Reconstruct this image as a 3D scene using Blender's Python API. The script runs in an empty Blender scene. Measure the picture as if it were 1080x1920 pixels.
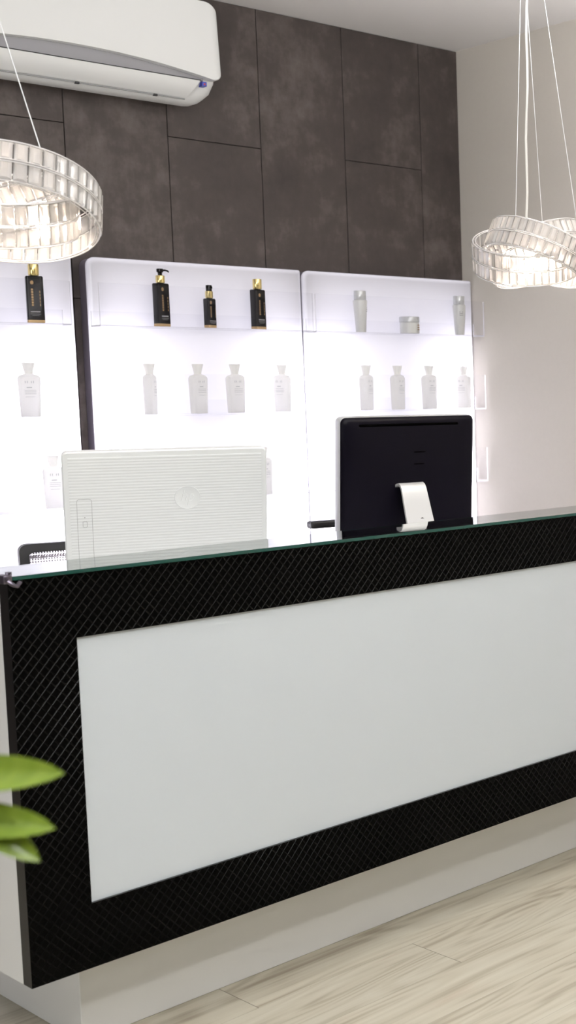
import bpy, bmesh, math, random
import numpy as np
from mathutils import Vector, Matrix
random.seed(7)
PI = math.pi
SC = bpy.context.scene
COL = SC.collection

# ------------------------------------------------------------------ helpers
def mat(name):
    m = bpy.data.materials.new(name); m.use_nodes = True
    nt = m.node_tree; nt.nodes.clear()
    out = nt.nodes.new('ShaderNodeOutputMaterial')
    return m, nt, out

def lin(c):
    return tuple(((x / 255.0) / 12.92 if x / 255.0 <= 0.04045 else ((x / 255.0 + 0.055) / 1.055) ** 2.4) for x in c)

def pbr(name, rgb, rough=0.5, metal=0.0, spec=0.5, coat=0.0, noise=None, bump=None, ior=1.45):
    """rgb in sRGB 0..255; noise=(scale, amount) varies value, bump=(scale, strength)"""
    m, nt, out = mat(name)
    b = nt.nodes.new('ShaderNodeBsdfPrincipled')
    col = (*lin(rgb), 1)
    b.inputs['Base Color'].default_value = col
    b.inputs['Roughness'].default_value = rough
    b.inputs['Metallic'].default_value = metal
    b.inputs['Specular IOR Level'].default_value = spec
    b.inputs['Coat Weight'].default_value = coat
    b.inputs['IOR'].default_value = ior
    tc = nt.nodes.new('ShaderNodeTexCoord')
    if noise:
        n = nt.nodes.new('ShaderNodeTexNoise'); n.inputs['Scale'].default_value = noise[0]; n.inputs['Detail'].default_value = 4
        nt.links.new(tc.outputs['Object'], n.inputs['Vector'])
        mp = nt.nodes.new('ShaderNodeMapRange'); mp.inputs['To Min'].default_value = 1 - noise[1]; mp.inputs['To Max'].default_value = 1 + noise[1]
        nt.links.new(n.outputs['Fac'], mp.inputs['Value'])
        hs = nt.nodes.new('ShaderNodeHueSaturation'); hs.inputs['Color'].default_value = col
        nt.links.new(mp.outputs['Result'], hs.inputs['Value'])
        nt.links.new(hs.outputs['Color'], b.inputs['Base Color'])
    if bump:
        n = nt.nodes.new('ShaderNodeTexNoise'); n.inputs['Scale'].default_value = bump[0]; n.inputs['Detail'].default_value = 3
        nt.links.new(tc.outputs['Object'], n.inputs['Vector'])
        bp = nt.nodes.new('ShaderNodeBump'); bp.inputs['Strength'].default_value = bump[1]; bp.inputs['Distance'].default_value = 0.002
        nt.links.new(n.outputs['Fac'], bp.inputs['Height'])
        nt.links.new(bp.outputs['Normal'], b.inputs['Normal'])
    nt.links.new(b.outputs['BSDF'], out.inputs['Surface'])
    return m

def box(bm, x0, x1, y0, y1, z0, z1, bev=0.0, seg=2):
    v = [bm.verts.new(p) for p in ((x0,y0,z0),(x1,y0,z0),(x1,y1,z0),(x0,y1,z0),(x0,y0,z1),(x1,y0,z1),(x1,y1,z1),(x0,y1,z1))]
    fs = [bm.faces.new([v[i] for i in q]) for q in ((0,3,2,1),(4,5,6,7),(0,1,5,4),(1,2,6,5),(2,3,7,6),(3,0,4,7))]
    if bev > 0:
        es = list({e for f in fs for e in f.edges})
        bmesh.ops.bevel(bm, geom=es, offset=bev, segments=seg, affect='EDGES', profile=0.5)
    return bm

def prism(bm, pts, axis, a, b):
    """extrude 2-D polygon pts between a and b along axis ('x','y','z')"""
    def P(p, t):
        return {'x': (t, p[0], p[1]), 'y': (p[0], t, p[1]), 'z': (p[0], p[1], t)}[axis]
    lo = [bm.verts.new(P(p, a)) for p in pts]; hi = [bm.verts.new(P(p, b)) for p in pts]
    n = len(pts)
    for i in range(n):
        bm.faces.new((lo[i], lo[(i+1) % n], hi[(i+1) % n], hi[i]))
    bm.faces.new(lo[::-1]); bm.faces.new(hi)
    return bm

def loft(bm, rings, close=True, cap=True):
    R = [[bm.verts.new(p) for p in r] for r in rings]
    n = len(R[0])
    for a, b in zip(R, R[1:]):
        for i in range(n if close else n - 1):
            bm.faces.new((a[i], a[(i+1) % n], b[(i+1) % n], b[i]))
    if cap and close:
        bm.faces.new(R[0][::-1]); bm.faces.new(R[-1])
    return bm

def lathe(bm, prof, seg=24, cx=0, cy=0):
    rings = [[(cx + r*math.cos(2*PI*i/seg), cy + r*math.sin(2*PI*i/seg), z) for i in range(seg)] for r, z in prof]
    return loft(bm, rings)

def tube(bm, pts, r, seg=8, closed=False):
    pts = [Vector(p) for p in pts]; n = len(pts); rings = []
    up = Vector((0, 0, 1))
    for i, p in enumerate(pts):
        if closed: t = pts[(i+1) % n] - pts[i-1]
        else: t = pts[min(i+1, n-1)] - pts[max(i-1, 0)]
        t.normalize()
        u = up.cross(t)
        if u.length < 1e-3: u = Vector((1, 0, 0)).cross(t)
        u.normalize(); w = t.cross(u)
        rr = r[i] if isinstance(r, (list, tuple)) else r
        rings.append([p + rr*(u*math.cos(2*PI*k/seg) + w*math.sin(2*PI*k/seg)) for k in range(seg)])
    if closed:
        rings.append(rings[0])
        return loft(bm, rings, cap=False)
    return loft(bm, rings)

def rrect(w, h, r, n=5, cx=0, cy=0):
    pts = []
    for sx, sy, a0 in ((1, 1, 0), (-1, 1, PI/2), (-1, -1, PI), (1, -1, 3*PI/2)):
        for k in range(n + 1):
            a = a0 + PI/2*k/n
            pts.append((cx + sx*(w/2 - r) + r*math.cos(a), cy + sy*(h/2 - r) + r*math.sin(a)))
    return pts

def obj(name, bm, m, parent=None, smooth=True, ang=35, loc=None, rot=None):
    if isinstance(bm, bmesh.types.BMesh):
        bmesh.ops.remove_doubles(bm, verts=bm.verts, dist=1e-6)
        bmesh.ops.recalc_face_normals(bm, faces=bm.faces)
        me = bpy.data.meshes.new(name); bm.to_mesh(me); bm.free()
    else:
        me = bm
    for mm in (m if isinstance(m, (list, tuple)) else [m]):
        me.materials.append(mm)
    if smooth:
        me.polygons.foreach_set('use_smooth', [True]*len(me.polygons))
        me.set_sharp_from_angle(angle=math.radians(ang))
    o = bpy.data.objects.new(name, me); COL.objects.link(o)
    if parent: o.parent = parent
    if loc: o.location = loc
    if rot: o.rotation_euler = rot
    return o

def BM(): return bmesh.new()

def tag(o, label, cat, group=None, kind=None):
    if label: o['label'] = label
    if cat: o['category'] = cat
    if group: o['group'] = group
    if kind: o['kind'] = kind
    return o

def thing(name, label, cat, loc=(0,0,0), rz=0.0, group=None):
    o = bpy.data.objects.new(name, None); COL.objects.link(o)
    o.empty_display_size = 0.05
    o.location = loc; o.rotation_euler = (0, 0, rz)
    return tag(o, label, cat, group)

def dup(root, loc, rz, label=None, scale=None):
    r = root.copy(); COL.objects.link(r); r.location = loc; r.rotation_euler = (0, 0, rz)
    if label: r['label'] = label
    if scale: r.scale = scale
    for ch in list(root.children):
        c = ch.copy(); COL.objects.link(c); c.parent = r
        for g in ch.children:
            d = g.copy(); COL.objects.link(d); d.parent = c
    return r

def struct(name, bm, m, **k):
    o = obj(name, bm, m, **k); o['kind'] = 'structure'; return o

# ------------------------------------------------------------------ layout (metres)
CAMZ = 1.479
YB = 4.95                     # back wall plane
XC = 3.4285                   # back-right corner
CEIL = 2.923
DESK = Vector((0.9104, 2.9101, 0)); DROT = math.radians(5.85289762)

# ------------------------------------------------------------------ materials
M = {}
M['ceil'] = pbr('painted_ceiling', (240, 238, 238), .9, noise=(3, .01))
M['wall'] = pbr('grey_wallpaper', (212, 206, 197), .85, noise=(60, .02), bump=(220, .12))
M['white_paint'] = pbr('white_paint', (225, 222, 216), .8, noise=(3, .01))
M['white_lam'] = pbr('white_laminate', (224, 224, 222), .35, noise=(2, .01))
M['front_white'] = pbr('white_gloss_panel', (200, 207, 212), .25, noise=(1.5, .008))
M['black_quilt'] = pbr('black_quilted_vinyl', (1, 1, 1), .34, spec=.05)
M['black_welt'] = pbr('black_polished_welt', (1, 1, 1), .15, spec=.17)
M['black_edge'] = pbr('black_edge_band', (12, 11, 12), .28)
M['black_gloss'] = pbr('black_gloss', (6, 6, 7), .06)
M['black_plastic'] = pbr('black_plastic', (16, 15, 17), .4, bump=(400, .05))
M['mon_black'] = pbr('black_monitor_back', (13, 11, 19), .32, spec=.10)
M['slot'] = pbr('slot_black', (1, 1, 1), .6, spec=.02)
M['silver'] = pbr('brushed_silver', (214, 216, 217), .34, metal=.3, noise=(8, .02))
M['chrome'] = pbr('chrome', (225, 225, 228), .14, metal=1)
M['gold'] = pbr('gold_cap', (238, 216, 150), .22, metal=.85)
M['gold_print'] = pbr('gold_print', (168, 138, 98), .4, metal=.3)
M['amber_base'] = pbr('amber_base', (208, 176, 128), .25, metal=.4)
M['grey_print'] = pbr('grey_print', (150, 150, 152), .6)
M['bottle_black'] = pbr('black_bottle', (9, 7, 6), .22, spec=.3)
M['white_print'] = pbr('pale_grey_print', (206, 208, 208), .6)
M['bottle_silver'] = pbr('silver_bottle', (228, 229, 226), .28, metal=.05)
M['cap_silver'] = pbr('silver_cap', (212, 214, 215), .22, metal=.2)
M['ac_white'] = pbr('white_ac_plastic', (232, 233, 232), .35, noise=(3, .006))
M['ac_recess_shade'] = pbr('shaded_ac_recess', (150, 149, 153), .5)
M['sticker_blue'] = pbr('blue_sticker', (62, 72, 170), .4)
M['sticker_red'] = pbr('red_sticker', (190, 60, 60), .4)
M['mon_white'] = pbr('white_monitor_plastic', (226, 230, 230), .4)
M['mon_line'] = pbr('groove_grey', (150, 152, 152), .6)
M['housing'] = pbr('dark_grey_housing', (126, 119, 131), .6, noise=(40, .04))
M['liner'] = pbr('grey_liner', (52, 51, 56), .8)
M['pot'] = pbr('white_ceramic_pot', (228, 226, 222), .3)
M['soil'] = pbr('dark_soil', (52, 38, 28), .95, noise=(50, .3), bump=(80, .8))
M['cane'] = pbr('brown_cane', (128, 112, 78), .8, noise=(30, .15), bump=(60, .6))
M['screen'] = pbr('dark_screen', (12, 13, 16), .12)
M['rim'] = pbr('pale_polished_wire', (232, 230, 230), .3, metal=.4)
M['dark_room'] = pbr('dark_grey_paint', (52, 50, 49), .8, noise=(3, .02))
M['plug'] = pbr('clip_dark_metal', (96, 90, 100), .28, metal=.8)

def diffuser():
    m, nt, out = mat('opal_diffuser')
    t = nt.nodes.new('ShaderNodeBsdfTranslucent'); t.inputs['Color'].default_value = (.86, .85, .90, 1)
    d = nt.nodes.new('ShaderNodeBsdfDiffuse'); d.inputs['Color'].default_value = (.78, .77, .80, 1)
    a = nt.nodes.new('ShaderNodeMixShader'); a.inputs[0].default_value = .5
    nt.links.new(t.outputs[0], a.inputs[1]); nt.links.new(d.outputs[0], a.inputs[2])
    g = nt.nodes.new('ShaderNodeBsdfGlossy'); g.inputs['Roughness'].default_value = .12
    f = nt.nodes.new('ShaderNodeFresnel'); f.inputs['IOR'].default_value = 1.3
    b = nt.nodes.new('ShaderNodeMixShader')
    nt.links.new(f.outputs[0], b.inputs[0]); nt.links.new(a.outputs[0], b.inputs[1]); nt.links.new(g.outputs[0], b.inputs[2])
    nt.links.new(b.outputs[0], out.inputs['Surface'])
    return m
M['diffuser'] = diffuser()
def milky(name, rgb, k):
    m, nt, out = mat(name)
    p = nt.nodes.new('ShaderNodeBsdfPrincipled'); p.inputs['Base Color'].default_value = (*lin(rgb), 1); p.inputs['Roughness'].default_value = .4
    t = nt.nodes.new('ShaderNodeBsdfTranslucent'); t.inputs['Color'].default_value = (*lin(rgb), 1)
    a = nt.nodes.new('ShaderNodeMixShader'); a.inputs[0].default_value = k
    nt.links.new(p.outputs[0], a.inputs[1]); nt.links.new(t.outputs[0], a.inputs[2]); nt.links.new(a.outputs[0], out.inputs['Surface'])
    return m
M['bottle_white'] = milky('white_bottle', (252, 252, 249), .75)
M['cap_white'] = milky('white_cap', (250, 250, 247), .72)

def thin_clear(name, tint=(.97, .97, .98), haze=.06, ior=1.35, rough=.02):
    m, nt, out = mat(name)
    t = nt.nodes.new('ShaderNodeBsdfTransparent'); t.inputs['Color'].default_value = (*tint, 1)
    d = nt.nodes.new('ShaderNodeBsdfTranslucent'); d.inputs['Color'].default_value = (.9, .9, .92, 1)
    a = nt.nodes.new('ShaderNodeMixShader'); a.inputs[0].default_value = haze
    nt.links.new(t.outputs[0], a.inputs[1]); nt.links.new(d.outputs[0], a.inputs[2])
    g = nt.nodes.new('ShaderNodeBsdfGlossy'); g.inputs['Roughness'].default_value = rough
    f = nt.nodes.new('ShaderNodeFresnel'); f.inputs['IOR'].default_value = ior
    b = nt.nodes.new('ShaderNodeMixShader')
    nt.links.new(f.outputs[0], b.inputs[0]); nt.links.new(a.outputs[0], b.inputs[1]); nt.links.new(g.outputs[0], b.inputs[2])
    nt.links.new(b.outputs[0], out.inputs['Surface'])
    return m
M['acrylic'] = thin_clear('clear_acrylic', (.99, .99, .995), haze=.02, ior=1.10)
M['acrylic_edge'] = thin_clear('acrylic_cut_edge', haze=.75, ior=1.3, rough=.2)

def crystal_mat():
    m, nt, out = mat('cut_crystal')
    g = nt.nodes.new('ShaderNodeBsdfRefraction'); g.inputs['IOR'].default_value = 1.35; g.inputs['Roughness'].default_value = .04
    tr = nt.nodes.new('ShaderNodeBsdfTransparent'); tr.inputs['Color'].default_value = (.97, .96, .95, 1)
    tl = nt.nodes.new('ShaderNodeBsdfTranslucent'); tl.inputs['Color'].default_value = (.96, .94, .92, 1)
    df = nt.nodes.new('ShaderNodeBsdfDiffuse'); df.inputs['Color'].default_value = (.92, .91, .90, 1)
    a = nt.nodes.new('ShaderNodeMixShader'); a.inputs[0].default_value = .5
    nt.links.new(g.outputs[0], a.inputs[1]); nt.links.new(tr.outputs[0], a.inputs[2])
    b = nt.nodes.new('ShaderNodeMixShader'); b.inputs[0].default_value = .38
    nt.links.new(tl.outputs[0], b.inputs[1]); nt.links.new(df.outputs[0], b.inputs[2])
    c = nt.nodes.new('ShaderNodeMixShader'); c.inputs[0].default_value = .36
    nt.links.new(a.outputs[0], c.inputs[1]); nt.links.new(b.outputs[0], c.inputs[2])
    gl = nt.nodes.new('ShaderNodeBsdfGlossy'); gl.inputs['Roughness'].default_value = .05
    f = nt.nodes.new('ShaderNodeFresnel'); f.inputs['IOR'].default_value = 1.55
    e = nt.nodes.new('ShaderNodeMixShader')
    nt.links.new(f.outputs[0], e.inputs[0]); nt.links.new(c.outputs[0], e.inputs[1]); nt.links.new(gl.outputs[0], e.inputs[2])
    nt.links.new(e.outputs[0], out.inputs['Surface'])
    return m
M['crystal'] = crystal_mat()

def emit(name, rgb, s):
    m, nt, out = mat(name)
    e = nt.nodes.new('ShaderNodeEmission'); e.inputs['Color'].default_value = (*rgb, 1); e.inputs['Strength'].default_value = s
    nt.links.new(e.outputs[0], out.inputs['Surface'])
    return m
M['bulb'] = emit('warm_bulb', (1, .84, .70), 160)

def glass_top_mat():
    m, nt, out = mat('clear_float_glass')
    b = nt.nodes.new('ShaderNodeBsdfPrincipled')
    b.inputs['Base Color'].default_value = (.86, .95, .92, 1); b.inputs['Roughness'].default_value = .01
    b.inputs['Transmission Weight'].default_value = 1; b.inputs['IOR'].default_value = 1.52
    nt.links.new(b.outputs[0], out.inputs['Surface'])
    return m
M['glass'] = glass_top_mat()
def glass_edge_mat():
    m, nt, out = mat('green_glass_edge')
    d = nt.nodes.new('ShaderNodeBsdfPrincipled'); d.inputs['Base Color'].default_value = (*lin((14, 62, 54)), 1)
    d.inputs['Roughness'].default_value = .15
    nt.links.new(d.outputs[0], out.inputs['Surface'])
    return m
M['glass_edge'] = glass_edge_mat()

def leaf_mat():
    m, nt, out = mat('green_leaf')
    tc = nt.nodes.new('ShaderNodeTexCoord'); n = nt.nodes.new('ShaderNodeTexNoise')
    mp = nt.nodes.new('ShaderNodeMapping'); mp.inputs['Scale'].default_value = (3, 40, 3)
    nt.links.new(tc.outputs['Object'], mp.inputs[0]); nt.links.new(mp.outputs[0], n.inputs['Vector']); n.inputs['Scale'].default_value = 3
    cr = nt.nodes.new('ShaderNodeValToRGB')
    cr.color_ramp.elements[0].color = (*lin((96, 122, 38)), 1); cr.color_ramp.elements[1].color = (*lin((140, 160, 68)), 1)
    nt.links.new(n.outputs['Fac'], cr.inputs[0])
    p = nt.nodes.new('ShaderNodeBsdfPrincipled'); p.inputs['Roughness'].default_value = .27
    nt.links.new(cr.outputs[0], p.inputs['Base Color'])
    t = nt.nodes.new('ShaderNodeBsdfTranslucent'); t.inputs['Color'].default_value = (*lin((170, 180, 40)), 1)
    a = nt.nodes.new('ShaderNodeMixShader'); a.inputs[0].default_value = .35
    nt.links.new(p.outputs[0], a.inputs[1]); nt.links.new(t.outputs[0], a.inputs[2])
    nt.links.new(a.outputs[0], out.inputs['Surface'])
    return m
M['leaf'] = leaf_mat()

def cladding_mat():
    m, nt, out = mat('dark_concrete_cladding')
    tc = nt.nodes.new('ShaderNodeTexCoord')
    def noise(sc, det, rough, off=0, stretch=(1, 1, 1)):
        mp = nt.nodes.new('ShaderNodeMapping'); mp.inputs['Location'].default_value = (off, off, off); mp.inputs['Scale'].default_value = stretch
        nt.links.new(tc.outputs['Object'], mp.inputs[0])
        n = nt.nodes.new('ShaderNodeTexNoise'); n.inputs['Scale'].default_value = sc; n.inputs['Detail'].default_value = det
        n.inputs['Roughness'].default_value = rough; nt.links.new(mp.outputs[0], n.inputs['Vector']); return n
    n1 = noise(3.2, 8, .62); n2 = noise(11, 8, .65, 3.1); n3 = noise(30, 6, .7, 7.7, (1, 1, .3))
    mx = nt.nodes.new('ShaderNodeMix'); mx.data_type = 'FLOAT'; mx.inputs[0].default_value = .45
    nt.links.new(n1.outputs['Fac'], mx.inputs[2]); nt.links.new(n2.outputs['Fac'], mx.inputs[3])
    mx2 = nt.nodes.new('ShaderNodeMix'); mx2.data_type = 'FLOAT'; mx2.inputs[0].default_value = .2
    nt.links.new(mx.outputs[0], mx2.inputs[2]); nt.links.new(n3.outputs['Fac'], mx2.inputs[3])
    cr = nt.nodes.new('ShaderNodeValToRGB')
    e = cr.color_ramp.elements
    e[0].position = .36; e[0].color = (*lin((58, 51, 49)), 1)
    e[1].position = .68; e[1].color = (*lin((104, 95, 92)), 1)
    k = e.new(.5); k.color = (*lin((70, 62, 59)), 1)
    nt.links.new(mx2.outputs[0], cr.inputs[0])
    b = nt.nodes.new('ShaderNodeBsdfPrincipled'); b.inputs['Roughness'].default_value = .62
    nt.links.new(cr.outputs[0], b.inputs['Base Color'])
    bp = nt.nodes.new('ShaderNodeBump'); bp.inputs['Strength'].default_value = .15; bp.inputs['Distance'].default_value = .003
    nt.links.new(mx2.outputs[0], bp.inputs['Height']); nt.links.new(bp.outputs[0], b.inputs['Normal'])
    nt.links.new(b.outputs[0], out.inputs['Surface'])
    return m
M['cladding'] = cladding_mat()
M['gap'] = pbr('dark_joint', (24, 21, 20), .9)

def floor_mat():
    """pale oak laminate; object X runs along the planks, Y across"""
    m, nt, out = mat('pale_oak_laminate')
    N = nt.nodes.new; Lk = nt.links.new
    tc = N('ShaderNodeTexCoord'); sep = N('ShaderNodeSeparateXYZ'); Lk(tc.outputs['Object'], sep.inputs[0])
    def math_(op, a, b=None, c=None):
        n = N('ShaderNodeMath'); n.operation = op
        for i, v in enumerate((a, b, c)):
            if v is None: continue
            if isinstance(v, (int, float)): n.inputs[i].default_value = v
            else: Lk(v, n.inputs[i])
        return n.outputs[0]
    W_, L_ = .197, 1.28
    yy = math_('DIVIDE', math_('SUBTRACT', sep.outputs[1], .003), W_)
    row = math_('FLOOR', yy); fy = math_('SUBTRACT', yy, row)
    off = math_('MULTIPLY_ADD', row, -.4539, .5095)       # end-joint offset of each row
    xx = math_('DIVIDE', math_('SUBTRACT', sep.outputs[0], off), L_)
    colm = math_('FLOOR', xx); fx = math_('SUBTRACT', xx, colm)
    comb = N('ShaderNodeCombineXYZ'); Lk(row, comb.inputs[0]); Lk(colm, comb.inputs[1])
    wn = N('ShaderNodeTexWhiteNoise'); wn.noise_dimensions = '3D'; Lk(comb.outputs[0], wn.inputs['Vector'])
    # grain
    shift = N('ShaderNodeVectorMath'); shift.operation = 'MULTIPLY_ADD'
    Lk(wn.outputs['Color'], shift.inputs[0]); shift.inputs[1].default_value = (9, 9, 9); Lk(tc.outputs['Object'], shift.inputs[2])
    def grain(scale, sx, sy, det, dist=0.0):
        mp = N('ShaderNodeMapping'); mp.inputs['Scale'].default_value = (sx, sy, 1); Lk(shift.outputs[0], mp.inputs[0])
        n = N('ShaderNodeTexNoise'); n.inputs['Scale'].default_value = scale; n.inputs['Detail'].default_value = det
        n.inputs['Distortion'].default_value = dist; Lk(mp.outputs[0], n.inputs['Vector']); return n.outputs['Fac']
    g1 = grain(6, .16, 3.0, 6, .7); g2 = grain(30, .06, 2.6, 5, .2); g3 = grain(1.7, .42, 2.2, 2, .35)
    # cathedral rings: contour lines of a smooth stretched noise
    rings = math_('SINE', math_('MULTIPLY', g3, 110))
    rmix = math_('MULTIPLY', math_('ADD', rings, 1.0), .5)
    f = math_('ADD', math_('ADD', math_('MULTIPLY', g1, .5), math_('MULTIPLY', g2, .28)), math_('MULTIPLY', rmix, .10))
    cr = N('ShaderNodeValToRGB'); e = cr.color_ramp.elements
    e[0].position = .26; e[0].color = (*lin((140, 130, 113)), 1)
    e[1].position = .62; e[1].color = (*lin((192, 188, 173)), 1)
    k = e.new(.42); k.color = (*lin((178, 172, 155)), 1)
    Lk(f, cr.inputs[0])
    kn = N('ShaderNodeMapRange'); kn.interpolation_type = 'SMOOTHSTEP'; kn.inputs['From Min'].default_value = .60; kn.inputs['From Max'].default_value = .74
    Lk(grain(2.6, .55, 2.6, 4, .8), kn.inputs['Value'])
    km = N('ShaderNodeMix'); km.data_type = 'RGBA'; Lk(math_('MULTIPLY', kn.outputs[0], math_('MULTIPLY_ADD', rmix, .35, .25)), km.inputs[0]); Lk(cr.outputs[0], km.inputs[6]); km.inputs[7].default_value = (*lin((150, 122, 98)), 1)
    hs = N('ShaderNodeHueSaturation'); Lk(km.outputs[2], hs.inputs['Color'])
    Lk(math_('MULTIPLY_ADD', wn.outputs['Value'], .08, .96), hs.inputs['Value'])
    # seams
    sy = math_('MINIMUM', fy, math_('SUBTRACT', 1.0, fy)); sx = math_('MINIMUM', fx, math_('SUBTRACT', 1.0, fx))
    s1 = math_('MULTIPLY', math_('LESS_THAN', sy, .0035), .35); s2 = math_('MULTIPLY', math_('LESS_THAN', sx, .0008), .75)
    seam = math_('MAXIMUM', s1, s2)
    mx = N('ShaderNodeMix'); mx.data_type = 'RGBA'; Lk(seam, mx.inputs[0]); Lk(hs.outputs[0], mx.inputs[6]); mx.inputs[7].default_value = (*lin((70, 60, 46)), 1)
    b = N('ShaderNodeBsdfPrincipled'); b.inputs['Roughness'].default_value = .42
    Lk(mx.outputs[2], b.inputs['Base Color'])
    bp = N('ShaderNodeBump'); bp.inputs['Strength'].default_value = .08; bp.inputs['Distance'].default_value = .001
    Lk(f, bp.inputs['Height']); Lk(bp.outputs[0], b.inputs['Normal'])
    Lk(b.outputs[0], out.inputs['Surface'])
    return m
M['floor'] = floor_mat()

# ------------------------------------------------------------------ the room
X0, Y0 = -2.6, -3.2
bm = BM(); box(bm, -6, 6, -8, 4, -.06, 0)
fl = struct('floor', bm, M['floor'], smooth=False, loc=(DESK.x, DESK.y, 0), rot=(0, 0, DROT))
bm = BM(); box(bm, X0 - .1, 4.2, Y0 - .1, YB + .12, CEIL, CEIL + .08)
struct('ceiling', bm, M['ceil'], smooth=False)

# back wall: backing slab plus bevelled cladding panels, one mesh
bm = BM(); box(bm, X0, XC + .3, YB + .006, YB + .12, 0, CEIL)
for f in bm.faces: f.material_index = 1
pitch = .3565; k = 0
xs = [1.8125 + pitch*i for i in range(-13, 6)]
for i, xa in enumerate(xs):
    xb = min(xa + pitch, XC + .28)
    if xa > XC + .2 or xb < X0: continue
    j0 = i - 13                                      # column to the right of the first seam = 0
    zz = [0, 1.2, 2.40, CEIL] if j0 % 2 else [0, .6, 1.8, CEIL]
    for za, zb in zip(zz, zz[1:]):
        n0 = len(bm.faces)
        b2 = BM(); box(b2, max(xa, X0) + .0012, xb - .0012, YB, YB + .012, za + .0012, zb - .0012, bev=.0012, seg=1)
        me = bpy.data.meshes.new('t'); b2.to_mesh(me); b2.free(); bm.from_mesh(me); bpy.data.meshes.remove(me)
me = bpy.data.meshes.new('wall_back'); bm.to_mesh(me); bm.free()
wb = struct('wall_back', me, [M['cladding'], M['gap']], smooth=False)

# right wall
ang = math.radians(-87.9369)
d = Vector((math.cos(ang), math.sin(ang), 0)); nrm = Vector((-d.y, d.x, 0))
bm = BM(); Lw = 8.3
pts = [(XC - d.x*.0, YB - d.y*.0), (XC + d.x*Lw, YB + d.y*Lw), (XC + d.x*Lw + .12, YB + d.y*Lw), (XC + .12, YB)]
prism(bm, pts, 'z', 0, CEIL); struct('wall_right', bm, M['wall'], smooth=False)
bm = BM(); box(bm, X0 - .12, X0, Y0, YB + .12, 0, CEIL); struct('wall_left', bm, M['dark_room'], smooth=False)
bm = BM(); box(bm, X0 - .12, XC + .5, Y0 - .12, Y0, 0, CEIL); struct('wall_front', bm, M['dark_room'], smooth=False)

# ------------------------------------------------------------------ reception desk
LEN = 2.30
desk = thing('reception_desk', 'long reception desk with black quilted frame around a white panel on recessed plinth', 'reception desk', (DESK.x, DESK.y, 0), DROT)
ZB, ZT = .2424, 1.0975
IU0, IU1, IZ0, IZ1 = .131, LEN - .131, .3840, .9610
O = .1748
bm = BM(); box(bm, O, LEN - .05, O, .66, 0, ZB, bev=.0015, seg=1); obj('plinth', bm, M['white_lam'], desk)
bm = BM(); box(bm, IU0 - .01, IU1 + .01, .010, .028, IZ0 - .01, IZ1 + .01); obj('front_panel', bm, M['front_white'], desk)
# body (hollow carcass behind the frame)
for x0, x1 in ((0.0, .03), (LEN - .03, LEN)):
    bm = BM(); prism(bm, [(.04, ZB), (.78, ZB), (.78, .83), (.165, .83), (.165, 1.086), (.04, 1.086)], 'x', x0, x1)
    obj('side_panel', bm, M['white_lam'], desk)
bm = BM(); box(bm, .03, LEN - .03, .04, .42, ZB, ZB + .03); obj('bottom_panel', bm, M['white_lam'], desk)
bm = BM(); box(bm, .03, LEN - .03, .145, .165, ZB + .03, 1.086); obj('back_panel', bm, M['white_lam'], desk)
bm = BM(); box(bm, .03, LEN - .03, .165, .80, .80, .83, bev=.002, seg=1); obj('worktop', bm, M['white_lam'], desk)
bm = BM(); box(bm, 0, LEN, .04, .168, 1.086, ZT); obj('counter_top', bm, M['black_gloss'], desk)

# quilted frame: small flat-topped diamonds with rolled edges, clipped to the four bars of the frame
def quilt_frame():
    a, b = .0104, .0122                    # half diagonals
    Y = .0036; H1, H2 = .00043, .00052     # groove plane and the two edge steps
    V = []; F = []
    def clip(poly, x0, x1, z0, z1):
        for ax, lim, sgn in ((0, x0, 1), (0, x1, -1), (1, z0, 1), (1, z1, -1)):
            out = []; n = len(poly)
            for i in range(n):
                p, q = poly[i], poly[(i+1) % n]
                dp, dq = sgn*(p[ax] - lim), sgn*(q[ax] - lim)
                if dp >= 0: out.append(p)
                if (dp > 0 > dq) or (dp < 0 < dq):
                    t = dp/(dp - dq); out.append(tuple(p[k] + (q[k] - p[k])*t for k in range(3)))
            poly = out
            if len(poly) < 3: return None
        return poly
    bars = ((0, LEN, IZ1, ZT), (0, LEN, ZB, IZ0), (0, IU0, IZ0, IZ1), (IU1, LEN, IZ0, IZ1))
    MI = []
    def emit_poly(poly, bar, mi):
        P = clip(poly, *bar)
        if P:
            MI.append(mi)
            k = len(V); V.extend((p[0], p[2], p[1]) for p in P); F.append(tuple(range(k, k + len(P))))
    D4 = ((1, 0), (0, 1), (-1, 0), (0, -1))
    for bar in bars:
        for i in range(int(bar[0]/a) - 1, int(bar[1]/a) + 2):
            for j in range(int((bar[2] - ZB)/b) - 1, int((bar[3] - ZB)/b) + 2):
                if (i + j) % 2: continue
                cx, cz = i*a, ZB + j*b
                ring = [[(cx + dx*a*k, cz + dz*b*k, y) for dx, dz in D4] for k, y in ((1, Y), (.925, Y - H2), (.82, Y - H2 - H1))]
                emit_poly(ring[2], bar, 0)
                for q in (0, 1):
                    for e in range(4):
                        e2 = (e + 1) % 4
                        emit_poly([ring[q][e], ring[q][e2], ring[q+1][e2], ring[q+1][e]], bar, 2)
    nq = len(F); y0, y1 = Y - H1 - H2, .040
    for (u0, u1, z0, z1), inner in (((0, LEN, ZB, ZT), False), ((IU0, IU1, IZ0, IZ1), True)):
        c = [(u0, z0), (u1, z0), (u1, z1), (u0, z1)]
        for e in range(4):
            p, q = c[e], c[(e + 1) % 4]; k = len(V)
            V.extend([(p[0], y0, p[1]), (q[0], y0, q[1]), (q[0], y1, q[1]), (p[0], y1, p[1])])
            F.append((k, k+1, k+2, k+3) if inner else (k, k+3, k+2, k+1))
    me = bpy.data.meshes.new('front_frame'); me.from_pydata(V, [], F); me.update()
    return me, MI + [1]*(len(F) - nq)
me, MI = quilt_frame()
fr = obj('front_frame', me, [M['black_quilt'], M['black_edge'], M['black_welt']], desk, smooth=False)
me.polygons.foreach_set('material_index', MI)

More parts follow.
